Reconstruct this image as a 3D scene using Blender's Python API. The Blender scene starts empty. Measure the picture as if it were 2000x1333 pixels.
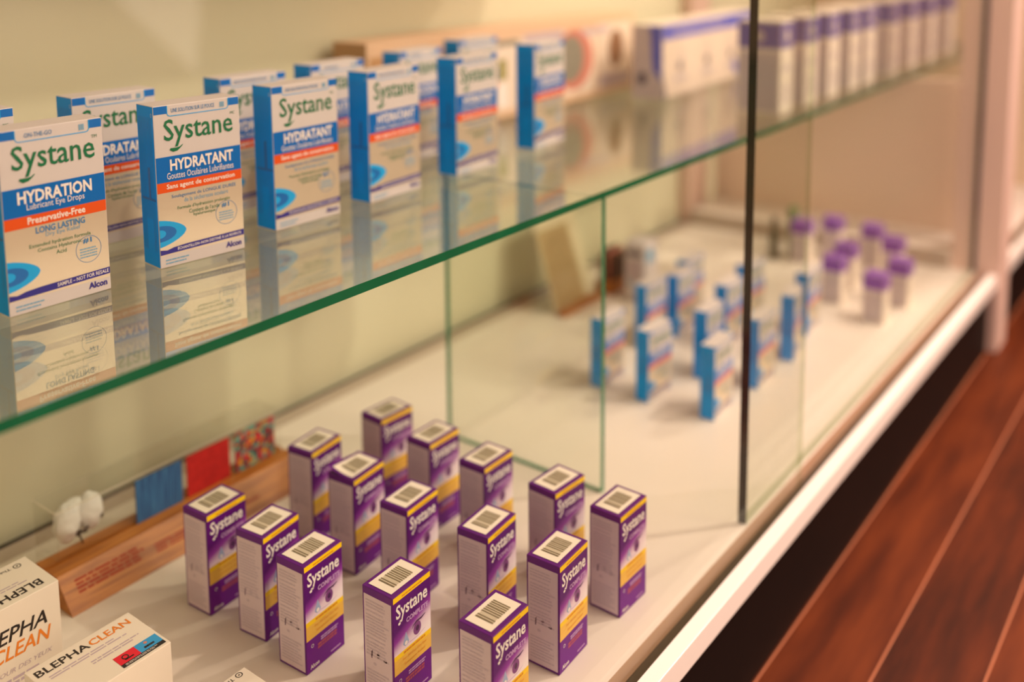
import bpy, bmesh, math, random
from mathutils import Vector, Matrix, noise
random.seed(7)
SC = bpy.context.scene
COL = SC.collection
PI = math.pi

# ------------------------------------------------------------------ camera
cd = bpy.data.cameras.new('camera')
cam = bpy.data.objects.new('camera', cd); COL.objects.link(cam)
R = Matrix(((0.7808, -0.0701, 0.6208), (0.6246, 0.1084, -0.7734), (-0.0131, 0.9916, 0.1285)))
cam.matrix_world = Matrix.Translation((0.4022, -0.4673, 0.6227)) @ R.to_4x4()
cd.sensor_fit = 'HORIZONTAL'; cd.sensor_width = 36.0
cd.lens = 1979.0 / 2000.0 * 36.0
cd.shift_x = (1000.0 - 905.2) / 2000.0
cd.shift_y = -(666.5 - 147.8) / 2000.0
cd.clip_start = 0.01
cd.dof.use_dof = True
cd.dof.focus_distance = 0.83
cd.dof.aperture_fstop = 35.6e-3 / 0.0185
SC.camera = cam

# ------------------------------------------------------------------ view, world, lights
SC.view_settings.view_transform = 'Standard'
SC.view_settings.look = 'None'
SC.view_settings.gamma = 1.0
SC.view_settings.use_curve_mapping = False
SC.view_settings.exposure = -0.20
SC.cycles.use_denoising = True
SC.cycles.max_bounces = 10
SC.cycles.diffuse_bounces = 4
SC.cycles.glossy_bounces = 5
SC.cycles.transparent_max_bounces = 24
SC.cycles.sample_clamp_indirect = 4.0
SC.cycles.caustics_reflective = False
SC.cycles.caustics_refractive = False

W = bpy.data.worlds.new('shop_air'); SC.world = W; W.use_nodes = True
W.node_tree.nodes['Background'].inputs[0].default_value = (1.0, 0.79, 0.68, 1)
W.node_tree.nodes['Background'].inputs[1].default_value = 1.7


def spot(name, loc, target, power, col, size, angle=70, blend=0.6):
    l = bpy.data.lights.new(name, 'SPOT'); l.energy = power; l.color = col
    l.shadow_soft_size = size; l.spot_size = math.radians(angle); l.spot_blend = blend
    o = bpy.data.objects.new(name, l); COL.objects.link(o); o.location = loc
    o.rotation_euler = (Vector(target) - Vector(loc)).to_track_quat('-Z', 'Y').to_euler()
    return o


def area(name, loc, target, power, col, sx, sy):
    l = bpy.data.lights.new(name, 'AREA'); l.energy = power; l.color = col
    l.shape = 'RECTANGLE'; l.size = sx; l.size_y = sy
    o = bpy.data.objects.new(name, l); COL.objects.link(o); o.location = loc
    o.rotation_euler = (Vector(target) - Vector(loc)).to_track_quat('-Z', 'Y').to_euler()
    return o


WARM = (1.0, 0.77, 0.65)
spot('ceiling_spot_front', (0.85, 1.55, 1.95), (-0.30, 0.45, 0.1), 120, WARM, 0.045)
spot('ceiling_spot_middle', (0.45, 2.3, 1.95), (-0.30, 1.0, 0.1), 88, WARM, 0.045)
spot('far_fill_spot', (0.1, 2.0, 1.95), (-0.35, 1.2, 0.4), 15, WARM, 0.08)  # added lamp, brightens the cartons at the far end
spot('front_fill_spot_near', (1.7, 0.35, 1.95), (-0.25, 0.1, 0.1), 25, WARM, 0.20)  # added fill for the room-facing carton fronts, not a known lamp
spot('front_fill_spot_far', (1.8, 1.2, 1.95), (-0.25, 0.6, 0.2), 50, WARM, 0.20)  # second added fill lamp for the carton fronts
area('ceiling_panel_aisle', (1.5, 1.8, 2.05), (1.5, 1.8, 0), 70, WARM, 1.2, 3.0)
area('front_fill_light', (3.15, 1.5, 0.95), (0.0, 0.9, 0.3), 48, (1.0, 0.80, 0.66), 1.3, 2.6)  # added front fill for fronts and lower back panel; no window is known


# ------------------------------------------------------------------ materials
def lin(c):
    c = c / 255.0
    return c / 12.92 if c <= 0.04045 else ((c + 0.055) / 1.055) ** 2.4


def rgb(r, g, b):
    return (lin(r), lin(g), lin(b), 1.0)


MATS = {}


def mat(name, col, rough=0.5, metal=0.0, spec=0.5, noise_amt=0.0, noise_scale=60.0, bump=0.0, coat=0.0):
    m = bpy.data.materials.new(name); m.use_nodes = True
    nt = m.node_tree; b = nt.nodes['Principled BSDF']
    b.inputs['Roughness'].default_value = rough
    b.inputs['Metallic'].default_value = metal
    b.inputs['Specular IOR Level'].default_value = spec
    b.inputs['Coat Weight'].default_value = coat
    b.inputs['Coat Roughness'].default_value = 0.08
    tc = nt.nodes.new('ShaderNodeTexCoord')
    nz = nt.nodes.new('ShaderNodeTexNoise'); nz.inputs['Scale'].default_value = noise_scale
    nz.inputs['Detail'].default_value = 4
    nt.links.new(tc.outputs['Object'], nz.inputs['Vector'])
    mx = nt.nodes.new('ShaderNodeMix'); mx.data_type = 'RGBA'
    c2 = [max(0, c * (1 - noise_amt)) for c in col[:3]] + [1]
    mx.inputs[6].default_value = col; mx.inputs[7].default_value = c2
    nt.links.new(nz.outputs['Fac'], mx.inputs[0])
    nt.links.new(mx.outputs[2], b.inputs['Base Color'])
    if bump:
        bp = nt.nodes.new('ShaderNodeBump'); bp.inputs['Strength'].default_value = bump
        bp.inputs['Distance'].default_value = 0.002
        nt.links.new(nz.outputs['Fac'], bp.inputs['Height'])
        nt.links.new(bp.outputs['Normal'], b.inputs['Normal'])
    MATS[name] = m
    return m


def glass_mat(name, tint, strength=1.0, rough=0.0, most=1.0):
    """clear sheet: see-through with a faint tint, and a Fresnel mirror on top"""
    m = bpy.data.materials.new(name); m.use_nodes = True
    nt = m.node_tree; nt.nodes.clear()
    out = nt.nodes.new('ShaderNodeOutputMaterial')
    tr = nt.nodes.new('ShaderNodeBsdfTransparent'); tr.inputs[0].default_value = (*tint, 1)
    gl = nt.nodes.new('ShaderNodeBsdfGlossy'); gl.inputs['Roughness'].default_value = rough
    ge = nt.nodes.new('ShaderNodeNewGeometry')
    io = nt.nodes.new('ShaderNodeMix'); io.data_type = 'FLOAT'
    io.inputs[2].default_value = 1.5; io.inputs[3].default_value = 1 / 1.5
    nt.links.new(ge.outputs['Backfacing'], io.inputs[0])
    fr = nt.nodes.new('ShaderNodeFresnel'); nt.links.new(io.outputs[0], fr.inputs['IOR'])
    mu = nt.nodes.new('ShaderNodeMath'); mu.operation = 'MULTIPLY'; mu.inputs[1].default_value = strength
    nt.links.new(fr.outputs[0], mu.inputs[0])
    mn = nt.nodes.new('ShaderNodeMath'); mn.operation = 'MINIMUM'; mn.inputs[1].default_value = most
    nt.links.new(mu.outputs[0], mn.inputs[0])
    mx = nt.nodes.new('ShaderNodeMixShader')
    nt.links.new(mn.outputs[0], mx.inputs[0]); nt.links.new(tr.outputs[0], mx.inputs[1]); nt.links.new(gl.outputs[0], mx.inputs[2])
    nt.links.new(mx.outputs[0], out.inputs[0])
    MATS[name] = m
    return m


def ramp_node(nt, stops, interp='LINEAR'):
    r = nt.nodes.new('ShaderNodeValToRGB'); r.color_ramp.interpolation = interp
    el = r.color_ramp.elements
    while len(el) < len(stops): el.new(0.5)
    for e, (p, c) in zip(el, stops): e.position = p; e.color = c
    return r


def wood_mat(name, c1, c2, scale=(40, 3, 40), rough=0.45, spec=0.4):
    m = bpy.data.materials.new(name); m.use_nodes = True
    nt = m.node_tree; b = nt.nodes['Principled BSDF']
    b.inputs['Roughness'].default_value = rough; b.inputs['Specular IOR Level'].default_value = spec
    tc = nt.nodes.new('ShaderNodeTexCoord'); mp = nt.nodes.new('ShaderNodeMapping'); mp.inputs['Scale'].default_value = scale
    nz = nt.nodes.new('ShaderNodeTexNoise'); nz.inputs['Scale'].default_value = 2.5; nz.inputs['Detail'].default_value = 6; nz.inputs['Distortion'].default_value = 0.8
    nt.links.new(tc.outputs['Object'], mp.inputs[0]); nt.links.new(mp.outputs[0], nz.inputs['Vector'])
    r = ramp_node(nt, [(0.3, c1), (0.7, c2)])
    nt.links.new(nz.outputs['Fac'], r.inputs[0]); nt.links.new(r.outputs[0], b.inputs['Base Color'])
    MATS[name] = m
    return m


def plank_mat(name, x0, w):
    m = bpy.data.materials.new(name); m.use_nodes = True
    nt = m.node_tree; b = nt.nodes['Principled BSDF']
    b.inputs['Roughness'].default_value = 0.5; b.inputs['Specular IOR Level'].default_value = 0.15
    N = nt.nodes.new; L = nt.links.new
    tc = N('ShaderNodeTexCoord'); sp = N('ShaderNodeSeparateXYZ'); L(tc.outputs['Object'], sp.inputs[0])
    a = N('ShaderNodeMath'); a.operation = 'SUBTRACT'; a.inputs[1].default_value = x0; L(sp.outputs['X'], a.inputs[0])
    d = N('ShaderNodeMath'); d.operation = 'DIVIDE'; d.inputs[1].default_value = w; L(a.outputs[0], d.inputs[0])
    f = N('ShaderNodeMath'); f.operation = 'FRACT'; L(d.outputs[0], f.inputs[0])
    fl = N('ShaderNodeMath'); fl.operation = 'FLOOR'; L(d.outputs[0], fl.inputs[0])
    seam_highlight = N('ShaderNodeMath'); seam_highlight.operation = 'LESS_THAN'; seam_highlight.inputs[1].default_value = 0.022; L(f.outputs[0], seam_highlight.inputs[0])
    wn = N('ShaderNodeTexWhiteNoise'); wn.noise_dimensions = '1D'; L(fl.outputs[0], wn.inputs['W'])
    mp = N('ShaderNodeMapping'); mp.inputs['Scale'].default_value = (26, 3.2, 1); L(tc.outputs['Object'], mp.inputs[0])
    nz = N('ShaderNodeTexNoise'); nz.inputs['Scale'].default_value = 1.6; nz.inputs['Detail'].default_value = 5; L(mp.outputs[0], nz.inputs['Vector'])
    ad = N('ShaderNodeMath'); ad.operation = 'MULTIPLY_ADD'; ad.inputs[1].default_value = 0.35; L(wn.outputs[0], ad.inputs[0]); L(nz.outputs['Fac'], ad.inputs[2])
    r = ramp_node(nt, [(0.35, rgb(48, 17, 5)), (0.65, rgb(88, 36, 12)), (0.95, rgb(114, 52, 20))]); L(ad.outputs[0], r.inputs[0])
    mx = N('ShaderNodeMix'); mx.data_type = 'RGBA'; mx.inputs[7].default_value = rgb(186, 116, 84)  # pale seam colour carries the highlight along each plank gap
    L(seam_highlight.outputs[0], mx.inputs[0]); L(r.outputs[0], mx.inputs[6]); L(mx.outputs[2], b.inputs['Base Color'])
    MATS[name] = m
    return m


def eye_panel_mat(name, w, h):
    """printed artwork of the purple cartons: dark top, pale swoosh around the eye"""
    m = bpy.data.materials.new(name); m.use_nodes = True
    nt = m.node_tree; b = nt.nodes['Principled BSDF']; N = nt.nodes.new; L = nt.links.new
    b.inputs['Roughness'].default_value = 0.4; b.inputs['Specular IOR Level'].default_value = 0.2
    tc = N('ShaderNodeTexCoord'); sp = N('ShaderNodeSeparateXYZ'); L(tc.outputs['Object'], sp.inputs[0])
    v = N('ShaderNodeMath'); v.operation = 'DIVIDE'; v.inputs[1].default_value = h; L(sp.outputs['Z'], v.inputs[0])
    u = N('ShaderNodeMath'); u.operation = 'MULTIPLY'; u.inputs[1].default_value = -0.17 / w; L(sp.outputs['Y'], u.inputs[0])
    u2 = N('ShaderNodeMath'); u2.operation = 'ADD'; L(v.outputs[0], u2.inputs[0]); L(u.outputs[0], u2.inputs[1])
    lowz = N('ShaderNodeMath'); lowz.operation = 'LESS_THAN'; lowz.inputs[1].default_value = 0.45; L(v.outputs[0], lowz.inputs[0])
    r = ramp_node(nt, [(0.46, rgb(246, 234, 238)), (0.56, rgb(232, 210, 226)), (0.66, rgb(146, 56, 166)), (0.75, rgb(84, 8, 112)), (1.0, rgb(92, 12, 122))])
    L(u2.outputs[0], r.inputs[0])
    mx = N('ShaderNodeMix'); mx.data_type = 'RGBA'; mx.inputs[7].default_value = rgb(104, 0, 138)
    L(lowz.outputs[0], mx.inputs[0]); L(r.outputs[0], mx.inputs[6]); L(mx.outputs[2], b.inputs['Base Color'])
    MATS[name] = m
    return m


mat('white_laminate', rgb(238, 228, 218), 0.38, noise_amt=0.05, noise_scale=9)
mat('cream_laminate', rgb(220, 216, 188), 0.22, noise_amt=0.05, noise_scale=4)
mat('track_grey', rgb(188, 172, 158), 0.45)
mat('dark_gap', rgb(30, 28, 22), 0.6)
mat('groove_dark', rgb(78, 66, 46), 0.5, noise_amt=0.3)
mat('edge_band', rgb(206, 168, 138), 0.45)
mat('rail_white', rgb(250, 242, 234), 0.3)
mat('kick_black', rgb(10, 6, 5), 0.55, spec=0.2, noise_amt=0.5, noise_scale=14, bump=0.2)
mat('post_laminate', rgb(224, 194, 180), 0.5)
mat('plaster_peach', rgb(212, 150, 122), 0.8, noise_amt=0.08, noise_scale=3)
mat('panel_peach', rgb(250, 226, 206), 0.6, noise_amt=0.05, noise_scale=4)
mat('plaster_cream', rgb(228, 206, 180), 0.8, noise_amt=0.06, noise_scale=3)
mat('brown_skirting', rgb(120, 62, 36), 0.5, noise_amt=0.3)
plank_mat('floor_planks', 0.0245, 0.0945)
mat('green_edge', rgb(0, 112, 76), 0.14, spec=0.5, noise_amt=0.45, noise_scale=26)
mat('pale_green_edge', rgb(50, 140, 104), 0.15, spec=0.6, noise_amt=0.5, noise_scale=20)
glass_mat('faint_edge', (0.80, 0.84, 0.74), 1.0)
mat('black_green_edge', rgb(20, 38, 28), 0.12, spec=0.6, noise_amt=0.8, noise_scale=24)
glass_mat('shelf_glass', (0.95, 0.99, 0.965), 1.5, 0.0, 0.34)
glass_mat('door_glass', (0.97, 0.983, 0.955), 0.4)
glass_mat('divider_glass', (0.95, 0.97, 0.93), 1.0)
glass_mat('acrylic_sheet', (0.985, 0.985, 0.975), 1.1)
mat('acrylic_edge', rgb(228, 218, 200), 0.15, spec=0.8)
# purple cartons
mat('purple_card', rgb(98, 24, 128), 0.42, spec=0.25, noise_amt=0.12)
mat('yellow_ink', rgb(255, 212, 0), 0.4)
mat('amber_ink', rgb(240, 190, 76), 0.4)
mat('orange_ink', rgb(222, 140, 20), 0.4)
mat('white_ink', rgb(244, 236, 232), 0.45)
mat('lavender_ink', rgb(200, 160, 212), 0.45)
mat('brick_ink', rgb(170, 66, 90), 0.45)
mat('grey_panel', rgb(216, 196, 204), 0.5, noise_amt=0.05)
mat('grey_ink', rgb(192, 174, 186), 0.5)
mat('dark_ink', rgb(120, 96, 116), 0.5)
mat('label_white', rgb(244, 234, 220), 0.5)
mat('barcode_grey', rgb(202, 190, 168), 0.5)
mat('barcode_dark', rgb(128, 116, 92), 0.5)
mat('iris_ink', rgb(128, 66, 138), 0.4)
mat('pupil_ink', rgb(70, 22, 84), 0.4)
mat('drop_ink', rgb(160, 178, 216), 0.4)
# blue cartons
mat('blue_card', rgb(0, 166, 255), 0.5, spec=0.08, noise_amt=0.12, noise_scale=30)
mat('blue_rib', rgb(4, 112, 184), 0.4)
mat('white_card', rgb(214, 206, 206), 0.42, noise_amt=0.03)
mat('blue_foil', rgb(0, 120, 218), 0.28, metal=0.3)
mat('silver_foil', rgb(232, 216, 192), 0.28, metal=0.42, noise_amt=0.10, noise_scale=25)
mat('orange_band', rgb(226, 84, 20), 0.4)
mat('green_brand', rgb(0, 112, 72), 0.38)
mat('green_small', rgb(44, 122, 84), 0.45)
mat('blue_small', rgb(44, 126, 186), 0.45)
mat('pale_blue_ink', rgb(120, 172, 206), 0.45)
mat('navy_stripe', rgb(44, 38, 140), 0.4)
mat('cyan_eye', rgb(16, 168, 240), 0.32)
mat('deep_eye', rgb(10, 106, 190), 0.32)
mat('dot_white', rgb(190, 214, 226), 0.4)
# the rest
mat('carton_white', rgb(238, 226, 212), 0.5, noise_amt=0.03)
mat('black_ink', rgb(30, 28, 30), 0.5)
mat('tangerine_ink', rgb(232, 130, 36), 0.5)
mat('red_tile', rgb(226, 30, 54), 0.45)
mat('sky_tile', rgb(52, 160, 224), 0.45)
wood_mat('pale_wood', rgb(142, 80, 24), rgb(200, 128, 56), (60, 4, 60))
mat('red_print', rgb(150, 36, 4), 0.6, spec=0.2)
mat('cotton_white', rgb(255, 253, 250), 0.95, noise_amt=0.1, noise_scale=120, bump=0.8)
mat('twig_brown', rgb(62, 40, 26), 0.8)
mat('kraft_card', rgb(196, 150, 104), 0.6, noise_amt=0.12, noise_scale=18)
mat('kraft_light', rgb(226, 190, 158), 0.55, noise_amt=0.06)
mat('print_cream', rgb(232, 214, 198), 0.5)
mat('print_rose', rgb(206, 128, 112), 0.5)
mat('print_grey', rgb(140, 134, 120), 0.5)
mat('print_brown', rgb(142, 104, 78), 0.5)
mat('print_olive', rgb(158, 150, 92), 0.5)
mat('print_lilac', rgb(196, 178, 186), 0.5)
mat('indigo_band', rgb(96, 104, 204), 0.45)
mat('slate_band', rgb(116, 108, 172), 0.5)
mat('ash_print_and_shade', rgb(204, 190, 192), 0.5)  # light print, also the painted shade on the small cartons' sides
mat('slate_ink', rgb(106, 98, 112), 0.5)
mat('violet_band', rgb(140, 88, 186), 0.45)
mat('sage_card', rgb(120, 150, 104), 0.5)
mat('dark_bottle', rgb(66, 72, 48), 0.3)
mat('easel_card', rgb(220, 206, 176), 0.5)
mat('gold_card', rgb(196, 168, 122), 0.5, noise_amt=0.2, noise_scale=8)


def fabric_mat(name, c1, c2, scale):
    m = bpy.data.materials.new(name); m.use_nodes = True
    nt = m.node_tree; b = nt.nodes['Principled BSDF']; b.inputs['Roughness'].default_value = 0.9
    tc = nt.nodes.new('ShaderNodeTexCoord'); mp = nt.nodes.new('ShaderNodeMapping'); mp.inputs['Scale'].default_value = scale
    nz = nt.nodes.new('ShaderNodeTexNoise'); nz.inputs['Scale'].default_value = 30; nz.inputs['Detail'].default_value = 6
    nt.links.new(tc.outputs['Object'], mp.inputs[0]); nt.links.new(mp.outputs[0], nz.inputs['Vector'])
    r = ramp_node(nt, [(0.3, c1), (0.7, c2)]); nt.links.new(nz.outputs['Fac'], r.inputs[0]); nt.links.new(r.outputs[0], b.inputs['Base Color'])
    MATS[name] = m


fabric_mat('denim_fabric', rgb(20, 70, 124), rgb(58, 118, 172), (8, 14, 1))
fabric_mat('red_fabric', rgb(176, 12, 14), rgb(206, 28, 24), (4, 4, 4))
m = bpy.data.materials.new('confetti_fabric'); m.use_nodes = True
nt = m.node_tree
vo = nt.nodes.new('ShaderNodeTexVoronoi'); vo.inputs['Scale'].default_value = 210
tc = nt.nodes.new('ShaderNodeTexCoord'); nt.links.new(tc.outputs['Object'], vo.inputs['Vector'])
sx = nt.nodes.new('ShaderNodeSeparateColor'); nt.links.new(vo.outputs['Color'], sx.inputs[0])
r = ramp_node(nt, [(0.0, rgb(150, 36, 48)), (0.25, rgb(60, 160, 150)), (0.42, rgb(120, 44, 60)), (0.58, rgb(226, 160, 40)), (0.72, rgb(40, 92, 84)), (0.86, rgb(206, 44, 60))], 'CONSTANT')
nt.links.new(sx.outputs[0], r.inputs[0]); nt.links.new(r.outputs[0], nt.nodes['Principled BSDF'].inputs['Base Color'])
nt.nodes['Principled BSDF'].inputs['Roughness'].default_value = 0.9
MATS['confetti_fabric'] = m


# ------------------------------------------------------------------ mesh helpers
TEXT_CACHE = {}


def text_shape(s, bold=0.0, shear=0.0):
    key = (s, bold, shear)
    if key in TEXT_CACHE: return TEXT_CACHE[key]
    c = bpy.data.curves.new('txt', 'FONT'); c.body = s; c.size = 1.0
    c.resolution_u = 2; c.offset = bold; c.shear = shear; c.fill_mode = 'FRONT'
    o = bpy.data.objects.new('txt', c); COL.objects.link(o)
    dg = bpy.context.evaluated_depsgraph_get(); dg.update()
    me = bpy.data.meshes.new_from_object(o.evaluated_get(dg))
    vs = [(v.co.x, v.co.y) for v in me.vertices]; fs = [tuple(p.vertices) for p in me.polygons]
    bpy.data.objects.remove(o); bpy.data.curves.remove(c); bpy.data.meshes.remove(me)
    x0 = min(v[0] for v in vs); x1 = max(v[0] for v in vs); y0 = min(v[1] for v in vs); y1 = max(v[1] for v in vs)
    vs = [((x - x0) / (x1 - x0), (y - y0) / (y1 - y0)) for x, y in vs]
    TEXT_CACHE[key] = (vs, fs, (x1 - x0) / (y1 - y0))
    return TEXT_CACHE[key]


class MB:
    def __init__(s): s.v = []; s.f = []; s.m = []; s.mats = []

    def mi(s, name):
        if name not in s.mats: s.mats.append(name)
        return s.mats.index(name)

    def poly(s, pts, name):
        n = len(s.v); s.v += [tuple(p) for p in pts]; s.f.append(tuple(range(n, n + len(pts)))); s.m.append(s.mi(name))

    def faces(s, vs, fs, name):
        n = len(s.v); s.v += [tuple(p) for p in vs]; k = s.mi(name)
        for f in fs: s.f.append(tuple(n + i for i in f)); s.m.append(k)

    def box(s, a, b, name, names=None):
        """names: dict of face key (-x +x -y +y -z +z) -> material"""
        x0, y0, z0 = a; x1, y1, z1 = b
        V = [(x0, y0, z0), (x1, y0, z0), (x1, y1, z0), (x0, y1, z0), (x0, y0, z1), (x1, y0, z1), (x1, y1, z1), (x0, y1, z1)]
        F = {'-z': (3, 2, 1, 0), '+z': (4, 5, 6, 7), '-y': (0, 1, 5, 4), '+x': (1, 2, 6, 5), '+y': (2, 3, 7, 6), '-x': (3, 0, 4, 7)}
        n = len(s.v); s.v += V
        for k, f in F.items():
            s.f.append(tuple(n + i for i in f)); s.m.append(s.mi((names or {}).get(k, name)))

    def prism(s, prof, y0, y1, name):
        """profile in (x,z), extruded along y"""
        n = len(prof)
        vs = [(x, y0, z) for x, z in prof] + [(x, y1, z) for x, z in prof]
        fs = [tuple(range(n)), tuple(range(2 * n - 1, n - 1, -1))] + [(i, i + n, (i + 1) % n + n, (i + 1) % n) for i in range(n)]
        s.faces(vs, fs, name)

    def tube(s, pts, rads, name, seg=8):
        ring = []
        for i, p in enumerate(pts):
            p = Vector(p)
            t = (Vector(pts[min(i + 1, len(pts) - 1)]) - Vector(pts[max(i - 1, 0)])).normalized()
            a = t.orthogonal().normalized(); b = t.cross(a)
            ring.append([p + (a * math.cos(k * 2 * PI / seg) + b * math.sin(k * 2 * PI / seg)) * rads[i] for k in range(seg)])
        vs = [tuple(q) for r_ in ring for q in r_]; fs = []
        for i in range(len(pts) - 1):
            for k in range(seg):
                fs.append((i * seg + k, i * seg + (k + 1) % seg, (i + 1) * seg + (k + 1) % seg, (i + 1) * seg + k))
        fs.append(tuple(range(seg))[::-1]); fs.append(tuple((len(pts) - 1) * seg + k for k in range(seg)))
        s.faces(vs, fs, name)

    def build(s, name, parent=None, bevel=0.0, smooth=False):
        me = bpy.data.meshes.new(name); me.from_pydata(s.v, [], s.f)
        for n in s.mats: me.materials.append(MATS[n])
        for p, k in zip(me.polygons, s.m): p.material_index = k; p.use_smooth = smooth
        me.update()
        if bevel:
            bm = bmesh.new(); bm.from_mesh(me)
            bmesh.ops.bevel(bm, geom=list(bm.edges), offset=bevel, segments=2, profile=0.5, affect='EDGES', clamp_overlap=True)
            bm.to_mesh(me); bm.free()
        o = bpy.data.objects.new(name, me); COL.objects.link(o)
        if parent: o.parent = parent
        return o


class Face:
    """2-D drawing on a face: fr(u, v, e) -> point, e = lift off the face"""
    def __init__(s, mb, fr): s.mb = mb; s.fr = fr

    def rect(s, u0, v0, u1, v1, name, e=1):
        s.mb.poly([s.fr(u0, v0, e), s.fr(u1, v0, e), s.fr(u1, v1, e), s.fr(u0, v1, e)], name)

    def poly(s, pts, name, e=1): s.mb.poly([s.fr(u, v, e) for u, v in pts], name)

    def ell(s, cu, cv, ru, rv, name, e=1, n=20, a0=0, a1=2 * PI):
        s.poly([(cu + ru * math.cos(a0 + (a1 - a0) * k / n), cv + rv * math.sin(a0 + (a1 - a0) * k / n)) for k in range(n)], name, e)

    def ring(s, cu, cv, ru, rv, t, name, e=1, n=28, a0=0, a1=2 * PI):
        for k in range(n):
            a = a0 + (a1 - a0) * k / n; b = a0 + (a1 - a0) * (k + 1) / n
            s.poly([(cu + ru * math.cos(a), cv + rv * math.sin(a)), (cu + ru * math.cos(b), cv + rv * math.sin(b)),
                    (cu + (ru - t) * math.cos(b), cv + (rv - t) * math.sin(b)), (cu + (ru - t) * math.cos(a), cv + (rv - t) * math.sin(a))], name, e)

    def stroke(s, pts, ws, name, e=1):
        L = []; Rr = []
        for i, (u, v) in enumerate(pts):
            a = pts[max(0, i - 1)]; b = pts[min(len(pts) - 1, i + 1)]
            d = Vector((b[0] - a[0], b[1] - a[1])).normalized()
            L.append((u - d.y * ws[i] / 2, v + d.x * ws[i] / 2)); Rr.append((u + d.y * ws[i] / 2, v - d.x * ws[i] / 2))
        for i in range(len(pts) - 1): s.poly([Rr[i], Rr[i + 1], L[i + 1], L[i]], name, e)

    def text(s, body, u0, v0, w, h, name, e=2, bold=0.0, shear=0.0, slope=0.0, flip=False):
        vs, fs, asp = text_shape(body, bold, shear)
        if w is None: w = h * asp
        if h is None: h = w / asp
        if flip: vs = [(1 - x, 1 - y) for x, y in vs]
        s.mb.faces([s.fr(u0 + x * w, v0 + y * h + slope * x * w, e) for x, y in vs], fs, name)
        return w, h

    def ctext(s, body, cu, v0, w, h, name, **k):
        vs, fs, asp = text_shape(body, k.get('bold', 0.0), k.get('shear', 0.0))
        if w is None: w = h * asp
        if h is None: h = w / asp
        s.text(body, cu - w / 2, v0, w, h, name, **k)

    def lines(s, u0, v0, u1, v1, n, name, rng, e=1, fill=0.62, ragged=0.25):
        """rows of illegible small print: each row a broken strip"""
        dv = (v1 - v0) / n
        for k in range(n):
            vv = v1 - (k + 0.5) * dv; end = u1 - (u1 - u0) * ragged * rng.random(); u = u0
            while u < end - (u1 - u0) * 0.03:
                wd = (u1 - u0) * (0.06 + 0.16 * rng.random()); uu = min(end, u + wd)
                s.rect(u, vv - dv * fill / 2, uu, vv + dv * fill / 2, name, e); u = uu + (u1 - u0) * 0.018


EPS = 0.00012


def front(d): return lambda u, v, e: (d / 2 + e * EPS, u, v)
def left(w): return lambda u, v, e: (u, -w / 2 - e * EPS, v)
def right(w): return lambda u, v, e: (-u, w / 2 + e * EPS, v)
def top(h): return lambda u, v, e: (-v, u, h + e * EPS)      # u along +y, v away from the room


def thing(name, label, cat, loc=(0, 0, 0), rz=0.0, group=None):
    o = bpy.data.objects.new(name, None); COL.objects.link(o); o.empty_display_size = 0.02
    o.location = loc; o.rotation_euler = (0, 0, rz)
    o['label'] = label; o['category'] = cat
    if group: o['group'] = group
    return o


def tag(o, label, cat, group=None):
    o['label'] = label; o['category'] = cat
    if group: o['group'] = group
    return o


def dup(root, loc, rz, label, scale=None):
    r = root.copy(); COL.objects.link(r); r.location = loc; r.rotation_euler = (0, 0, rz); r['label'] = label
    if scale: r.scale = (scale,) * 3
    for ch in list(root.children):
        c = ch.copy(); COL.objects.link(c); c.parent = r
        for g in ch.children:
            q = g.copy(); COL.objects.link(q); q.parent = c
    return r


# ------------------------------------------------------------------ the shop
def struct(mb, name, **k):
    o = mb.build(name, **k); o['kind'] = 'structure'; return o


ZF = -0.150
b = MB(); b.box((-0.9, -1.6, ZF - 0.03), (3.2, 5.2, ZF), 'floor_planks'); struct(b, 'floor')
b = MB(); b.box((-0.9, 5.2, ZF), (3.2, 5.26, 2.1), 'plaster_peach'); struct(b, 'wall_far')
b = MB(); b.box((-0.9, 5.18, ZF), (3.2, 5.2, ZF + 0.10), 'brown_skirting'); struct(b, 'baseboard_far')
b = MB(); b.box((3.2, -1.6, ZF), (3.26, 5.26, 2.1), 'plaster_cream'); struct(b, 'wall_right')
b = MB(); b.box((-0.96, -1.6, ZF), (-0.9, 5.26, 2.1), 'plaster_cream'); struct(b, 'wall_back')
b = MB(); b.box((-0.96, -1.6, 2.1), (3.26, 5.26, 2.16), 'plaster_cream'); struct(b, 'ceiling')

# ------------------------------------------------------------------ the display cabinet
YA, YB, YE = -0.75, 1.55, 2.36
XB = -0.612
cab = thing('display_cabinet', 'long white built-in display cabinet with cream back panel and white front rail', 'cabinet', (0, 0, ZF))


def cpart(mb, name, **k):
    o = mb.build(name, parent=cab, **k); o.location.z = -ZF; return o


b = MB(); b.box((-0.575, YA, -0.019), (0.0, YE, 0.0), 'white_laminate', {'+x': 'edge_band'}); cpart(b, 'deck')
b = MB(); b.box((-0.600, YA, -0.019), (-0.5751, YE, 0.0003), 'track_grey'); b.box((XB + 0.001, YA, -0.019), (-0.6001, YE, -0.002), 'dark_gap'); cpart(b, 'rear_track')
b = MB(); b.box((XB - 0.02, YA, -0.019), (XB, YE, 1.15), 'cream_laminate'); cpart(b, 'back_panel')
b = MB(); b.box((-0.575, YB, 0.0), (-0.046, YB + 0.14, 0.034), 'white_laminate', {'-y': 'track_grey'}); cpart(b, 'end_step')
b = MB(); b.box((XB + 0.027, YB + 0.141, 0.0003), (-0.046, YB + 0.155, 0.342), 'panel_peach'); cpart(b, 'lower_end_panel')
b = MB(); b.box((0.0001, YA, -0.030), (0.0192, YE, -0.0195), 'groove_dark'); cpart(b, 'door_track')
b = MB(); b.box((0.0193, YA, -0.0245), (0.0345, YE, 0.0), 'rail_white'); cpart(b, 'front_rail', bevel=0.0007)
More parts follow.
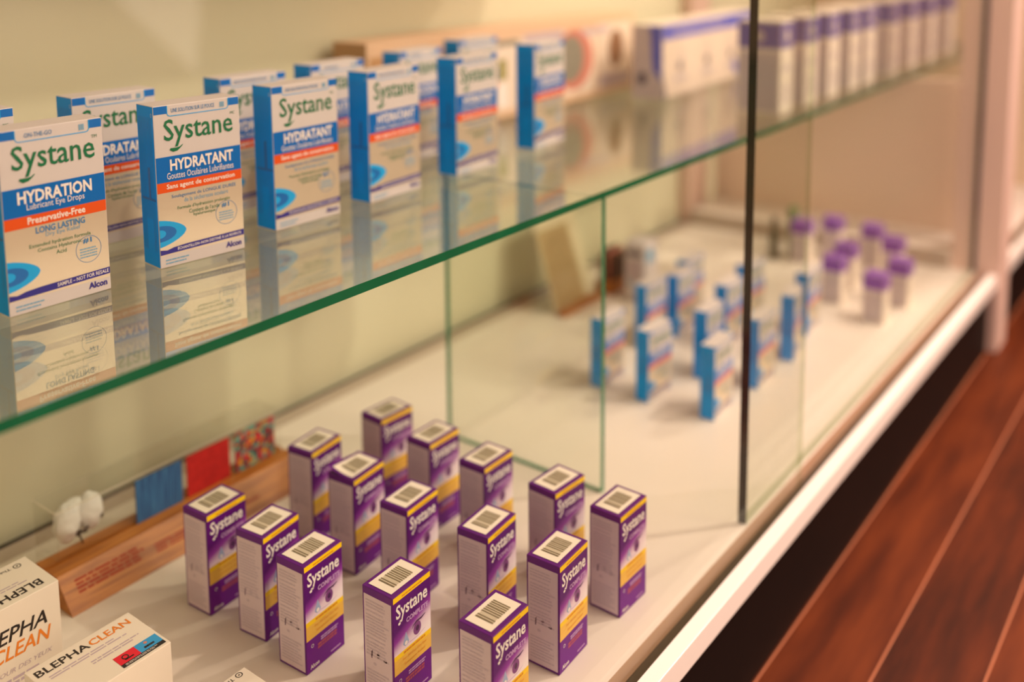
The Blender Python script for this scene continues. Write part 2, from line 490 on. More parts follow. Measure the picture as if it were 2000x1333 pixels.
b = MB(); b.box((-0.2, YA, ZF), (0.022, YE, -0.0247), 'kick_black'); cpart(b, 'toe_kick')
b = MB(); b.box((-0.045, 1.565, ZF), (0.040, 1.64, 1.15), 'post_laminate'); cpart(b, 'front_post', bevel=0.002)
b = MB(); b.box((XB, 1.56, 0.0), (XB + 0.026, 1.65, 1.15), 'post_laminate'); cpart(b, 'rear_post', bevel=0.002)
b = MB(); b.box((XB, YE, -0.019), (0.0, YE + 0.02, 1.15), 'plaster_cream'); cpart(b, 'end_panel')
b = MB(); b.box((XB, YA, 0.72), (-0.36, 0.95, 0.745), 'white_laminate'); cpart(b, 'unseen_shade_ledge')  # unseen ledge, added to keep the spots off the upper back panel
b = MB(); b.box((XB, YA - 0.02, -0.019), (0.0, YA, 1.15), 'cream_laminate'); cpart(b, 'side_panel')


def sheet(name, a, bb, glass, edge, label, cat, long_axis):
    """a pane: faces of clear glass, ground edges in green"""
    t = thing(name, label, cat, ((a[0] + bb[0]) / 2, (a[1] + bb[1]) / 2, a[2]))
    off = Vector(t.location)
    A = tuple(Vector(a) - off); B = tuple(Vector(bb) - off)
    x0, y0, z0 = A; x1, y1, z1 = B
    V = [(x0, y0, z0), (x1, y0, z0), (x1, y1, z0), (x0, y1, z0), (x0, y0, z1), (x1, y0, z1), (x1, y1, z1), (x0, y1, z1)]
    F = {'-z': (3, 2, 1, 0), '+z': (4, 5, 6, 7), '-y': (0, 1, 5, 4), '+x': (1, 2, 6, 5), '+y': (2, 3, 7, 6), '-x': (3, 0, 4, 7)}
    pane = MB(); ed = MB()
    for k, f in F.items():
        (pane if k[1] == long_axis else ed).faces([V[i] for i in f], [(0, 1, 2, 3)], glass if k[1] == long_axis else ('faint_edge' if long_axis == 'x' and k == '-z' else edge))
    pane.build('pane', t); ed.build('ground_edge', t)
    return t


sheet('glass_shelf', (-0.606, YA + 0.01, 0.3437), (-0.1588, YE - 0.01, 0.352), 'shelf_glass', 'green_edge',
      'long clear glass shelf with dark green front edge carrying the blue cartons', 'shelf', 'z')
sheet('glass_divider', (-0.385, 0.4715, 0.0003), (-0.1592, 0.4795, 0.3435), 'divider_glass', 'pale_green_edge',
      'upright glass divider with pale green edge standing under the shelf beyond the purple cartons', 'divider', 'y')
sheet('sliding_glass_door', (0.008, -0.70, -0.0190), (0.014, 0.629, 1.1), 'door_glass', 'faint_edge',
      'near sliding glass door in front of the purple cartons, in the outer track', 'door', 'x')
sheet('sliding_glass_door', (-0.0117, 0.511, 0.0003), (-0.0022, 1.563, 1.1), 'door_glass', 'black_green_edge',
      'far sliding glass door with dark upright edge left of the far purple-topped cartons', 'door', 'x')

# ------------------------------------------------------------------ purple eye drop cartons
PW, PD, PH = 0.0484, 0.0330, 0.100
eye_panel_mat('eye_artwork', PW, PH)
PUR = 'purple eye drop cartons on the cabinet floor'


def purple_proto(open_lid=False):
    rng = random.Random(3)
    t = thing('eye_drop_carton', '', 'carton', group=PUR)
    b = MB(); b.box((-PD / 2, -PW / 2, 0), (PD / 2, PW / 2, PH), 'purple_card'); b.build('carton_body', t, bevel=0.0006)
    b = MB(); F = Face(b, front(PD)); hw = PW / 2 - 0.0006
    F.rect(-hw, 0.0006, hw, PH - 0.0008, 'eye_artwork')
    F.rect(-hw, PH * 0.945, hw, PH - 0.0006, 'yellow_ink', 2)
    F.lines(-hw * 0.55, PH * 0.955, hw * 0.6, PH * 0.975, 1, 'orange_ink', rng, 3)
    F.rect(-hw, PH * 0.435, hw, PH * 0.478, 'yellow_ink', 2)
    F.lines(-hw * 0.5, PH * 0.444, hw * 0.75, PH * 0.468, 1, 'orange_ink', rng, 3, fill=0.8)
    F.rect(-hw, PH * 0.305, hw, PH * 0.435, 'amber_ink', 2)
    F.ctext('For All-Day Dry Eye', 0.002, PH * 0.385, PW * 0.62, PH * 0.03, 'orange_ink', e=3)
    F.ctext('Symptom Relief', 0.002, PH * 0.335, PW * 0.55, PH * 0.03, 'orange_ink', e=3)
    # eye: lid, iris, pupil and the falling drop
    F.stroke([(-0.001, PH * 0.604), (0.001, PH * 0.625), (0.005, PH * 0.642), (0.0115, PH * 0.640), (0.0165, PH * 0.655)], [0.0004, 0.0009, 0.0016, 0.0016, 0.0006], 'pupil_ink', 2)
    F.ell(0.0058, PH * 0.578, 0.0049, 0.0058, 'iris_ink', 2)
    F.ell(0.0060, PH * 0.578, 0.0021, 0.0025, 'pupil_ink', 3)
    F.stroke([(-0.010, PH * 0.520), (-0.002, PH * 0.505), (0.008, PH * 0.506), (0.016, PH * 0.525)], [0.0003, 0.0006, 0.0006, 0.0003], 'lavender_ink', 2)
    F.poly([(-0.0085, PH * 0.625), (-0.0115, PH * 0.555), (-0.0125, PH * 0.530), (-0.0100, PH * 0.505), (-0.0072, PH * 0.505), (-0.0048, PH * 0.530), (-0.0058, PH * 0.555)], 'drop_ink', 2)
    F.ell(-0.0086, PH * 0.528, 0.0018, 0.0018, 'white_ink', 3)
    # lower text
    F.lines(-0.006, PH * 0.225, 0.016, PH * 0.265, 2, 'lavender_ink', rng, 2, ragged=0.1)
    F.lines(-0.010, PH * 0.165, 0.017, PH * 0.220, 2, 'brick_ink', rng, 2, fill=0.75, ragged=0.1)
    F.ring(-0.0165, PH * 0.235, 0.0016, 0.0016, 0.0004, 'white_ink', 2, 14)
    F.lines(0.006, PH * 0.035, 0.021, PH * 0.055, 1, 'lavender_ink', rng, 2)
    F.text('Alcon', -0.0200, PH * 0.030, 0.0110, 0.0038, 'white_ink', e=3, bold=0.02)
    fp = b.build('front_panel', t)
    b = MB(); F = Face(b, front(PD))
    F.text('Systane', -0.0205, PH * 0.755, 0.0400, 0.0155, 'white_ink', e=3, bold=0.022)
    F.poly([(-0.0168, PH * 0.765), (-0.0140, PH * 0.745), (-0.0128, PH * 0.752), (-0.0120, PH * 0.772)], 'white_ink', 3)
    F.ell(-0.0165, PH * 0.742, 0.0016, 0.0013, 'white_ink', 3, 12)
    F.text('COMPLETE', -0.0080, PH * 0.700, 0.0280, 0.0046, 'lavender_ink', e=3, bold=0.04)
    b.build('brand_lettering', fp)
    # side panel with small print
    b = MB(); F = Face(b, left(PW)); hd = PD / 2 - 0.0016
    F.rect(-hd, 0.0022, hd, PH - 0.0065, 'grey_panel')
    z = PH - 0.010
    for n, dz, inkn in ((3, 0.008, 'grey_ink'), (1, 0.0025, 'dark_ink'), (7, 0.019, 'grey_ink'), (1, 0.0024, 'dark_ink'), (5, 0.014, 'grey_ink')):
        F.lines(-hd + 0.002, z - dz, hd - 0.0025, z, n, inkn if inkn == 'grey_ink' else 'grey_ink', rng, 2, fill=0.5); z -= dz + 0.0012
    F.poly([(-0.008, 0.038), (-0.0068, 0.038), (-0.0062, 0.046), (-0.0078, 0.044)], 'dark_ink', 2)
    F.ell(0.0, 0.043, 0.0016, 0.0026, 'grey_ink', 2); F.ell(0.0075, 0.041, 0.0018, 0.0016, 'grey_ink', 2); F.ell(-0.004, 0.034, 0.0018, 0.0014, 'grey_ink', 2)
    F.lines(-hd + 0.002, 0.006, hd - 0.0025, 0.028, 8, 'grey_ink', rng, 2, fill=0.5)
    b.build('side_panel', t)
    # barcode label on the lid
    b = MB()
    if open_lid:
        base = top(PH)
        fr = lambda u, v, e: (base(u, v, e)[0], base(u, v, e)[1] - 0.2 * max(0, v) * 0, base(u, v, e)[2] + 0.0004 + max(0.0, (v + 0.012)) ** 2 * 8.0 * max(0.15, 0.55 - u / 0.045))
    else:
        fr = top(PH)
    F = Face(b, fr)
    if open_lid:
        n = 8
        for i in range(n):
            for j in range(n):
                us = [-PW / 2 + PW * (i + q) / n for q in (0, 1)]; vs2 = [-PD / 2 + 0.001 + (PD - 0.001) * (j + q) / n for q in (0, 1)]
                F.poly([(us[0], vs2[0]), (us[1], vs2[0]), (us[1], vs2[1]), (us[0], vs2[1])], 'purple_card', 0.5)
    du = 0.0205; v0, v1 = -0.0122, 0.0128
    nn = 6 if open_lid else 1
    for i in range(nn):
        for j in range(nn):
            F.rect(-du + 2 * du * i / nn, v0 + (v1 - v0) * j / nn, -du + 2 * du * (i + 1) / nn, v0 + (v1 - v0) * (j + 1) / nn, 'label_white', 3)
    nb = 5 if open_lid else 1
    for j in range(nb):
        F.rect(-0.0125, -0.0078 + 0.0160 * j / nb, 0.0122, -0.0078 + 0.0160 * (j + 1) / nb, 'barcode_grey', 6)
    u = -0.0125
    while u < 0.0115:
        wd = rng.choice((0.0007, 0.0010, 0.0014))
        for j in range(nb):
            F.rect(u, -0.0085 + 0.0172 * j / nb, u + wd, -0.0085 + 0.0172 * (j + 1) / nb, 'barcode_dark', 8)
        u += wd + rng.choice((0.0016, 0.0030, 0.0042))
    b.build('tuck_lid' if open_lid else 'barcode_label', t)
    return t


def place(fx, fy, th, w, d):
    r = Vector((math.cos(th), math.sin(th))); l = Vector((-math.sin(th), math.cos(th)))
    c = Vector((fx, fy)) + r * w / 2 + l * d / 2
    return c.x, c.y, th - PI / 2


PURPLE = [
    (-0.3371, 0.0647, 1.634, 'leftmost purple and yellow eye drop carton in front of the wooden block'),
    (-0.2679, 0.0731, 1.690, 'second purple carton from the left, its front half hidden by the next one'),
    (-0.2074, 0.0665, 1.633, 'front left purple carton standing clear, third from the left in the near row'),
    (-0.3458, 0.2046, 1.689, 'purple carton beside the right end of the wooden block'),
    (-0.3388, 0.3023, 1.509, 'farthest back purple carton, its top highest of the purple group in the photo'),
    (-0.2726, 0.1922, 1.666, 'purple carton with a popped open curled lid in the middle of the group'),
    (-0.2599, 0.2929, 1.571, 'purple carton in the rear row directly right of the farthest one'),
    (-0.1952, 0.1844, 1.639, 'purple carton in the middle row right of the one with the open lid'),
    (-0.1846, 0.2888, 1.574, 'purple carton in the rear row third from the back, right beside the glass divider base'),
    (-0.1022, 0.2925, 1.506, 'purple carton in the rear row whose lower half hides behind the large right carton'),
    (-0.0329, 0.2955, 1.556, 'rightmost purple carton standing near the white front edge'),
    (-0.1095, 0.1955, 1.648, 'purple carton in the middle row right behind the one cut off at bottom'),
    (-0.1194, 0.0820, 1.597, 'purple carton in the near row second from right, its base cut off by the frame'),
    (-0.0283, 0.0953, 1.586, 'nearest purple carton, only its upper half inside the frame at the bottom'),
    (-0.0359, 0.1990, 1.613, 'tall purple carton second from the right, in front of the rear row'),
]
pp = purple_proto(); first = True
for k, (fx, fy, th, lab) in enumerate(PURPLE):
    x, y, rz = place(fx, fy, th, PW, PD)
    if k == 5:
        o = purple_proto(True); o.location = (x, y, 0.0003); o.rotation_euler = (0, 0, rz); o['label'] = lab
    elif first:
        pp.location = (x, y, 0.0003); pp.rotation_euler = (0, 0, rz); pp['label'] = lab; first = False
    else:
        dup(pp, (x, y, 0.0003), rz, lab)

# ------------------------------------------------------------------ blue and white eye drop cartons
BW, BD, BH = 0.0828, 0.0286, 0.1396
BLU = 'blue and white eye drop cartons on the glass shelf'


def blue_proto(lang):
    rng = random.Random(5)
    t = thing('eye_drop_carton', '', 'carton', group=BLU)
    b = MB(); b.box((-BD / 2, -BW / 2, 0), (BD / 2, BW / 2, BH), 'white_card', {'-y': 'blue_card', '+y': 'blue_card', '-x': 'white_card'}); b.build('carton_body', t, bevel=0.0005)
    X = lambda f: -BW / 2 + f * BW
    Z = lambda f: BH * (1 - f)
    b = MB(); F = Face(b, front(BD)); l0, l1 = X(0.006), X(0.994)
    # white upper field comes from the card itself; blue tabs and tongue outline at the top
    F.rect(l0, Z(0.052), X(0.155), Z(0.004), 'blue_foil'); F.rect(X(0.865), Z(0.052), l1, Z(0.004), 'blue_foil')
    F.stroke([(X(0.155), Z(0.005)), (X(0.155), Z(0.052)), (X(0.165), Z(0.064)), (X(0.185), Z(0.069)), (X(0.835), Z(0.069)), (X(0.855), Z(0.064)), (X(0.865), Z(0.052)), (X(0.865), Z(0.005))], [0.0007] * 8, 'cyan_eye', 2)
    F.rect(l0, Z(0.472), l1, Z(0.315), 'blue_foil'); F.rect(l0, Z(0.535), l1, Z(0.472), 'orange_band', 2)
    F.rect(l0, Z(0.925), l1, Z(0.535), 'silver_foil')
    # half eye at the left edge
    ev = 0.785
    F.poly([(l0, Z(ev - 0.085))] + [(X(0.006 + 0.30 * math.sin(a)), Z(ev - 0.085 * math.cos(a) ** 1.0 * (1 - 0.25 * math.sin(a)))) for a in [PI / 2 * i / 8 for i in range(1, 8)]] + [(X(0.31), Z(ev))]
           + [(X(0.006 + 0.30 * math.sin(a)), Z(ev + 0.085 * math.cos(a) * (1 - 0.25 * math.sin(a)))) for a in [PI / 2 * (1 - i / 8) for i in range(1, 8)]] + [(l0, Z(ev + 0.085))], 'cyan_eye', 2)
    F.poly([(l0, Z(ev - 0.05))] + [(X(0.006 + 0.19 * math.sin(a)), Z(ev - 0.05 * math.cos(a))) for a in [PI * i / 12 for i in range(1, 12)]] + [(l0, Z(ev + 0.05))], 'deep_eye', 3)
    F.poly([(l0, Z(ev - 0.026))] + [(X(0.006 + 0.07 * math.sin(a)), Z(ev - 0.026 * math.cos(a))) for a in [PI * i / 12 for i in range(1, 12)]] + [(l0, Z(ev + 0.026))], 'cyan_eye', 4)
    # purple blue stripe that thins from the eye
    F.poly([(l0, Z(0.918)), (l1, Z(0.906)), (l1, Z(0.868)), (X(0.30), Z(0.876)), (X(0.16), Z(0.882)), (X(0.08), Z(0.893)), (l0, Z(0.885))], 'navy_stripe', 3)
    F.ring(X(0.79), Z(0.735), 0.0108, 0.0108, 0.0004, 'blue_small', 2, 30)
    F.lines(X(0.70), Z(0.785), X(0.88), Z(0.722), 4, 'pale_blue_ink', rng, 2, fill=0.45, ragged=0.15)
    F.rect(X(0.70), Z(0.062), X(0.70), Z(0.020), 'pale_blue_ink', 2) if False else None
    for k in range(3): F.rect(X(0.765 + 0.019 * k), Z(0.055), X(0.779 + 0.019 * k), Z(0.022), 'pale_blue_ink', 2)
    F.lines(X(0.06), Z(0.985), X(0.34), Z(0.945), 2, 'pale_blue_ink', rng, 2, fill=0.4)
    F.text('Alcon', X(0.77), Z(0.968), 0.19 * BW, 0.0052, 'navy_stripe', e=3, bold=0.03)
    pb = b; PF = F
    b = MB(); F = Face(b, front(BD))
    F.text('Systane', X(0.110), Z(0.260), 0.80 * BW, 0.0240, 'green_brand', e=3, bold=0.008)
    F.stroke([(X(0.315), Z(0.252)), (X(0.285), Z(0.266)), (X(0.25), Z(0.276)), (X(0.205), Z(0.278)), (X(0.170), Z(0.271))], [0.0006, 0.0012, 0.0028, 0.0034, 0.0016], 'green_brand', 3)
    brand = b; b = pb; F = PF
    F.text('TM' if lang == 'en' else 'MC', X(0.885), Z(0.108), 0.0046, 0.0024, 'green_brand', e=3)
    if lang == 'en':
        rows = [('ON-THE-GO', 0.37, 0.050, 0.26, 0.0034, 'blue_small', 0.005), ('HYDRATION', 0.50, 0.405, 0.72, 0.0098, 'white_ink', 0.03), ('Lubricant Eye Drops', 0.50, 0.452, 0.56, 0.0062, 'white_ink', 0.0),
                ('Preservative-Free', 0.50, 0.521, 0.56, 0.0054, 'white_ink', 0.02), ('LONG LASTING', 0.53, 0.580, 0.48, 0.0050, 'blue_small', 0.02), ('Dry Eye Relief', 0.55, 0.612, 0.34, 0.0040, 'pale_blue_ink', 0),
                ('Extended hydration formula', 0.52, 0.660, 0.60, 0.0038, 'green_small', 0.0), ('Contains Hyaluronic', 0.51, 0.690, 0.43, 0.0038, 'green_small', 0.0), ('Acid', 0.52, 0.718, 0.10, 0.0032, 'green_small', 0.0)]
        st = 'SAMPLE – NOT FOR RESALE'
    else:
        rows = [('UNE SOLUTION SUR LE POUCE', 0.45, 0.048, 0.50, 0.0034, 'blue_small', 0.005), ('HYDRATANT', 0.53, 0.405, 0.74, 0.0098, 'white_ink', 0.03), ('Gouttes Oculaires Lubrifiantes', 0.51, 0.456, 0.78, 0.0056, 'white_ink', 0.0),
                ('Sans agent de conservation', 0.51, 0.524, 0.80, 0.0054, 'white_ink', 0.015), ('Soulagement de LONGUE DURÉE', 0.54, 0.582, 0.76, 0.0046, 'blue_small', 0.0), ('de la sécheresse oculaire', 0.56, 0.612, 0.52, 0.0038, 'pale_blue_ink', 0),
                ('Formule d’hydratation prolongée', 0.53, 0.660, 0.62, 0.0038, 'green_small', 0.0), ('Contient de l’acide', 0.53, 0.690, 0.36, 0.0036, 'green_small', 0.0), ('hyaluronique', 0.53, 0.718, 0.26, 0.0036, 'green_small', 0.0)]
        st = 'ÉCHANTILLON–NON DESTINÉ À LA REVENTE'
    for s_, cu, v, w_, h_, ink, bo in rows: F.ctext(s_, X(cu), Z(v), w_ * BW, h_, ink, e=3, bold=bo)
    F.text('#1', X(0.735), Z(0.700), 0.0075, 0.0045, 'blue_small', e=3, bold=0.02)
    F.text(st, X(0.46 if lang == 'en' else 0.20), Z(0.9025 if lang == 'en' else 0.9045), (0.52 if lang == 'en' else 0.76) * BW, 0.0030, 'white_ink', e=4, bold=0.01, slope=0.02)
    fp = b.build('front_panel', t); brand.build('brand_lettering', fp)
    b = MB(); F = Face(b, left(BW)); hd = BD / 2 - 0.002
    for k in range(9):
        u = -hd + 0.001 + k * (2 * hd - 0.004) / 8
        F.rect(u, BH * 0.30 if 3 <= k <= 6 else BH * 0.10, u + 0.0005, BH * 0.93, 'blue_rib')
    F.rect(-hd + 0.002, BH * 0.415, hd, BH * 0.43, 'blue_rib', 2); F.rect(0.001, BH * 0.43, 0.0045, BH * 0.62, 'blue_rib', 2)
    F.ring(hd - 0.001, BH * 0.945, 0.0013, 0.0018, 0.0005, 'dot_white', 2, 12)
    b.build('side_panel', t)
    return t


fr_proto = blue_proto('fr'); en_proto = blue_proto('en')
used = set()


def place_blue(proto, fx, fy, th, z, label, scale=1.0, group=None):
    x, y, rz = place(fx, fy, th, BW * scale, BD * scale)
    if proto.name not in used:
        used.add(proto.name); o = proto; o.location = (x, y, z); o.rotation_euler = (0, 0, rz); o['label'] = label
        if scale != 1: o.scale = (scale,) * 3
    else:
        o = dup(proto, (x, y, z), rz, label, scale if scale != 1 else None)
    if group: o['group'] = group
    return o


ZS = 0.3523
SHELF_BLUE = [
    (en_proto, -0.3141, -0.1158, 1.5445, 'leftmost blue and white carton reading HYDRATION at the front of the glass shelf'),
    (fr_proto, -0.3213, 0.0200, 1.4554, 'second carton in the front row of the shelf, sharpest one reading HYDRATANT'),
    (fr_proto, -0.3302, 0.1555, 1.5383, 'third carton in the front row of the shelf, with ribbed blue side'),
    (fr_proto, -0.3300, 0.2853, 1.5939, 'fourth carton in the front row of the shelf'),
    (fr_proto, -0.3334, 0.4354, 1.6053, 'fifth carton in the front row of the shelf, over the glass divider'),
    (fr_proto, -0.3470, 0.6149, 1.6656, 'last carton in the front row of the shelf, standing apart before the long kraft box'),
    (fr_proto, -0.4230, -0.1312, 1.5300, 'back row carton of the shelf cut off by the left frame edge'),
    (fr_proto, -0.4255, 0.0078, 1.5125, 'back row carton of the shelf seen between the first two front ones'),
    (fr_proto, -0.4186, 0.1646, 1.5167, 'back row carton of the shelf seen between the second and third front ones'),
    (en_proto, -0.4268, 0.2957, 1.5650, 'back row carton of the shelf seen between the third and fourth front ones'),
    (en_proto, -0.4335, 0.4492, 1.6003, 'back row carton of the shelf seen between the fourth and fifth front ones'),
    (fr_proto, -0.4667, 0.6069, 1.5335, 'farthest back row carton of the shelf, mostly hidden, before the long kraft box'),
]
for pr, fx, fy, th, lab in SHELF_BLUE: place_blue(pr, fx, fy, th, ZS, lab)

LOW = 'small blue and white cartons on the cabinet floor'
S2 = 0.72
FLOOR_BLUE = [
    (-0.2981, 0.7087, 1.571, 'small blue carton seen through the edge of the glass divider, leftmost on the far floor'),
    (-0.3166, 0.8694, 1.56, 'small blue carton behind the front left one of the far group'),
    (-0.2254, 0.7069, 1.52, 'small blue carton at the front left of the far group'),
    (-0.2998, 0.9414, 1.60, 'small blue carton showing a ribbed side between the two rearmost'),
    (-0.3220, 1.0182, 1.58, 'rearmost small blue carton of the far group, right of the white bottle'),
    (-0.1952, 0.8222, 1.62, 'small blue carton directly behind the front right one'),
    (-0.1318, 0.7117, 1.61, 'small blue carton at the front right of the far group, nearest the rail'),
    (-0.2189, 0.9417, 1.58, 'small blue carton in the middle of the far group'),
    (-0.2334, 1.0503, 1.49, 'small blue carton peeping out left of the dark door edge at the back'),
    (-0.1241, 0.8360, 1.58, 'small blue carton crossed by the dark edge of the far glass door'),
    (-0.1201, 0.9589, 1.75, 'small blue carton right of the dark door edge, turned side-on'),
    (-0.1401, 1.0685, 1.62, 'small blue carton farthest right of the far group'),
]
for fx, fy, th, lab in FLOOR_BLUE: place_blue(fr_proto, fx, fy, th, 0.0003, lab, S2, LOW)


# ------------------------------------------------------------------ white cartons at lower left
def carton(name, label, cat, x0, x1, y0, y1, z, h, card, group=None, rz=0.0, bevel=0.0006, names=None):
    t = thing(name, label, cat, ((x0 + x1) / 2, (y0 + y1) / 2, z), rz, group)
    w, d = y1 - y0, x1 - x0
    b = MB(); b.box((-d / 2, -w / 2, 0), (d / 2, w / 2, h), card, names); b.build('carton_body', t, bevel=bevel)
    return t, w, d


WP = 'white wipes cartons on the cabinet floor'
rng = random.Random(11)
# upright one at the left edge
t, w, d = carton('wipes_carton', 'white upright wipes carton at the left frame edge beside the wooden block', 'carton', -0.4440, -0.3870, -0.160, -0.0545, 0.0003, 0.0800, 'carton_white', WP)
b = MB(); F = Face(b, front(d))
F.text('BLEPHA', -w / 2 + 0.030, 0.048, 0.063, 0.0128, 'black_ink', bold=0.012, shear=0.25)
F.text('CLEAN', -w / 2 + 0.044, 0.0325, 0.052, 0.0128, 'tangerine_ink', bold=0.012, shear=0.25)
F.text('CONTOUR DES YEUX', -w / 2 + 0.03, 0.020, 0.066, 0.004, 'grey_ink', shear=0.25); F.lines(-w / 2 + 0.02, 0.008, w / 2 - 0.012, 0.016, 2, 'grey_ink', rng)
b.build('front_print', t)
b = MB(); F = Face(b, top(0.080))
F.text('CLEAN', -w / 2 + 0.012, -d / 2 + 0.006, 0.034, 0.010, 'tangerine_ink', bold=0.012, flip=True); F.text('BLEPHA', -w / 2 + 0.048, -d / 2 + 0.006, 0.048, 0.010, 'black_ink', bold=0.012, flip=True)
F.lines(-w / 2 + 0.03, -d / 2 + 0.020, w / 2 - 0.012, -d / 2 + 0.027, 2, 'grey_ink', rng, fill=0.4)
b.build('top_print', t)
b = MB(); F = Face(b, top(0.080))
F.ring(w / 2 - 0.012, d / 2 - 0.009, 0.0035, 0.0035, 0.0008, 'black_ink', 2, 18); F.ell(w / 2 - 0.012, d / 2 - 0.009, 0.001, 0.001, 'black_ink', 2, 8); F.text('Théa', w / 2 - 0.030, d / 2 - 0.0105, 0.012, 0.0036, 'black_ink', flip=True)
b.build('maker_logo', t)
# lying one in the middle
hz = 0.050
t, w, d = carton('wipes_carton', 'white wipes carton lying flat with a red and blue panel on its lid', 'carton', -0.3400, -0.2780, -0.1130, -0.0185, 0.0003, hz, 'carton_white', WP)
b = MB(); F = Face(b, top(hz))
F.text('BLEPHA', -w / 2 + 0.004, d / 2 - 0.0150, 0.046, 0.0085, 'black_ink', bold=0.012)
F.text('CLEAN', -w / 2 + 0.051, d / 2 - 0.0150, 0.037, 0.0085, 'tangerine_ink', bold=0.012)
F.lines(-w / 2 + 0.010, d / 2 - 0.025, w / 2 - 0.012, d / 2 - 0.019, 2, 'grey_ink', rng, fill=0.5)
F.lines(-w / 2 + 0.040, d / 2 - 0.036, w / 2 - 0.008, d / 2 - 0.030, 2, 'grey_ink', rng, fill=0.5)
u0 = w / 2 - 0.042; v0 = -d / 2 + 0.003
F.rect(u0, v0 + 0.0045, u0 + 0.019, v0 + 0.0165, 'red_tile', 2); F.rect(u0 + 0.019, v0 + 0.0045, u0 + 0.0395, v0 + 0.0165, 'sky_tile', 2); F.rect(u0, v0, u0 + 0.0395, v0 + 0.0045, 'black_ink', 2)
F.lines(u0 + 0.003, v0 + 0.0008, u0 + 0.036, v0 + 0.0036, 2, 'white_ink', rng, 3, fill=0.35)
F.ring(u0 + 0.008, v0 + 0.011, 0.003, 0.003, 0.001, 'black_ink', 3, 14); F.lines(u0 + 0.006, v0 + 0.0065, u0 + 0.015, v0 + 0.009, 1, 'black_ink', rng, 3); F.ell(u0 + 0.028, v0 + 0.013, 0.0016, 0.0016, 'print_rose', 3, 10); F.lines(u0 + 0.024, v0 + 0.0065, u0 + 0.034, v0 + 0.0095, 1, 'black_ink', rng, 3, fill=0.8)
b.build('top_print', t)
# third one, only its corner in view
t, w, d = carton('wipes_carton', 'corner of a white wipes carton at the bottom frame edge below the purple cartons', 'carton', -0.2381, -0.180, -0.076, 0.0242, 0.0003, 0.020, 'carton_white', WP)
b = MB(); F = Face(b, top(0.020))
F.ring(w / 2 - 0.0090, d / 2 - 0.0045, 0.0032, 0.0030, 0.0007, 'black_ink', 2, 18); F.ell(w / 2 - 0.0090, d / 2 - 0.0045, 0.0008, 0.0008, 'black_ink', 2, 8); F.text('Théa', w / 2 - 0.027, d / 2 - 0.0065, 0.012, 0.0036, 'black_ink', flip=True)
b.build('maker_logo', t)
b = MB(); F = Face(b, top(0.020))
F.text('BLEPHACLEAN', -w / 2 + 0.006, -d / 2 + 0.012, 0.085, 0.010, 'black_ink', bold=0.012, flip=True)
b.build('top_print', t)

# ------------------------------------------------------------------ wooden display block, acrylic cover, swatches, cotton
t = thing('wooden_display_block', 'long pale wooden block with red lettering on its sloping front', 'display block', (-0.470, 0.134, 0.0003))
b = MB()
X0, X1, XF, HB = -0.502 + 0.47, -0.464 + 0.47, -0.4388 + 0.47, 0.030
g0, g1 = -0.4865 + 0.47, -0.4815 + 0.47
b.prism([(X0, 0), (XF, 0), (X1, HB), (g1, HB), (g1, HB - 0.004), (g0, HB - 0.004), (g0, HB), (X0, HB)], -0.150, 0.150, 'pale_wood')
b.build('block', t)
b = MB()
sl = Vector((X1 - XF, 0, HB)); L_ = sl.length; sl.normalize(); nrm = Vector((HB, 0, XF - X1)).normalized()
F = Face(b, lambda u, v, e: tuple(Vector((XF, u, 0)) + sl * v + nrm * e * EPS))
F.lines(-0.136, L_ * 0.40, -0.058, L_ * 0.78, 4, 'red_print', rng, 1, fill=0.55, ragged=0.15)
F.lines(-0.050, L_ * 0.36, 0.085, L_ * 0.62, 3, 'red_print', rng, 1, fill=0.5, ragged=0.2)
b.build('red_lettering', t)


def swatch(y0, y1, mname, label):
    n = 6; b = MB()
    hgt = 0.0485
    def px(y, z): return 0.0007 * math.sin(y * 130) * (z / hgt)
    for i in range(n):
        for j in range(n):
            ya, yb = (-0.5 + i / n) * (y1 - y0), (-0.5 + (i + 1) / n) * (y1 - y0); za, zb = hgt * j / n, hgt * (j + 1) / n
            for s_ in (1, -1):
                q = [(px(ya, za) + s_ * 0.0006, ya, za), (px(yb, za) + s_ * 0.0006, yb, za), (px(yb, zb) + s_ * 0.0006, yb, zb), (px(ya, zb) + s_ * 0.0006, ya, zb)]
                b.poly(q if s_ > 0 else q[::-1], mname)
    hw = (y1 - y0) / 2
    b.box((-0.0006, -hw - 0.0004, 0), (0.0006, -hw + 0.0002, hgt), mname); b.box((-0.0006, hw - 0.0002, 0), (0.0006, hw + 0.0004, hgt), mname); b.box((-0.0006, -hw, hgt - 0.0002), (0.0006, hw, hgt + 0.0003), mname)
    o = b.build('fabric_swatch', smooth=False); o.location = (-0.4842, (y0 + y1) / 2, 0.0300 - 0.0030)
    tag(o, label, 'fabric swatch', 'fabric swatches in the wooden block')


swatch(0.0856, 0.1415, 'denim_fabric', 'blue woven fabric swatch standing in the wooden block')
swatch(0.1489, 0.2054, 'red_fabric', 'plain red fabric swatch standing in the wooden block')
swatch(0.2140, 0.2705, 'confetti_fabric', 'multicoloured speckled fabric swatch standing in the wooden block')

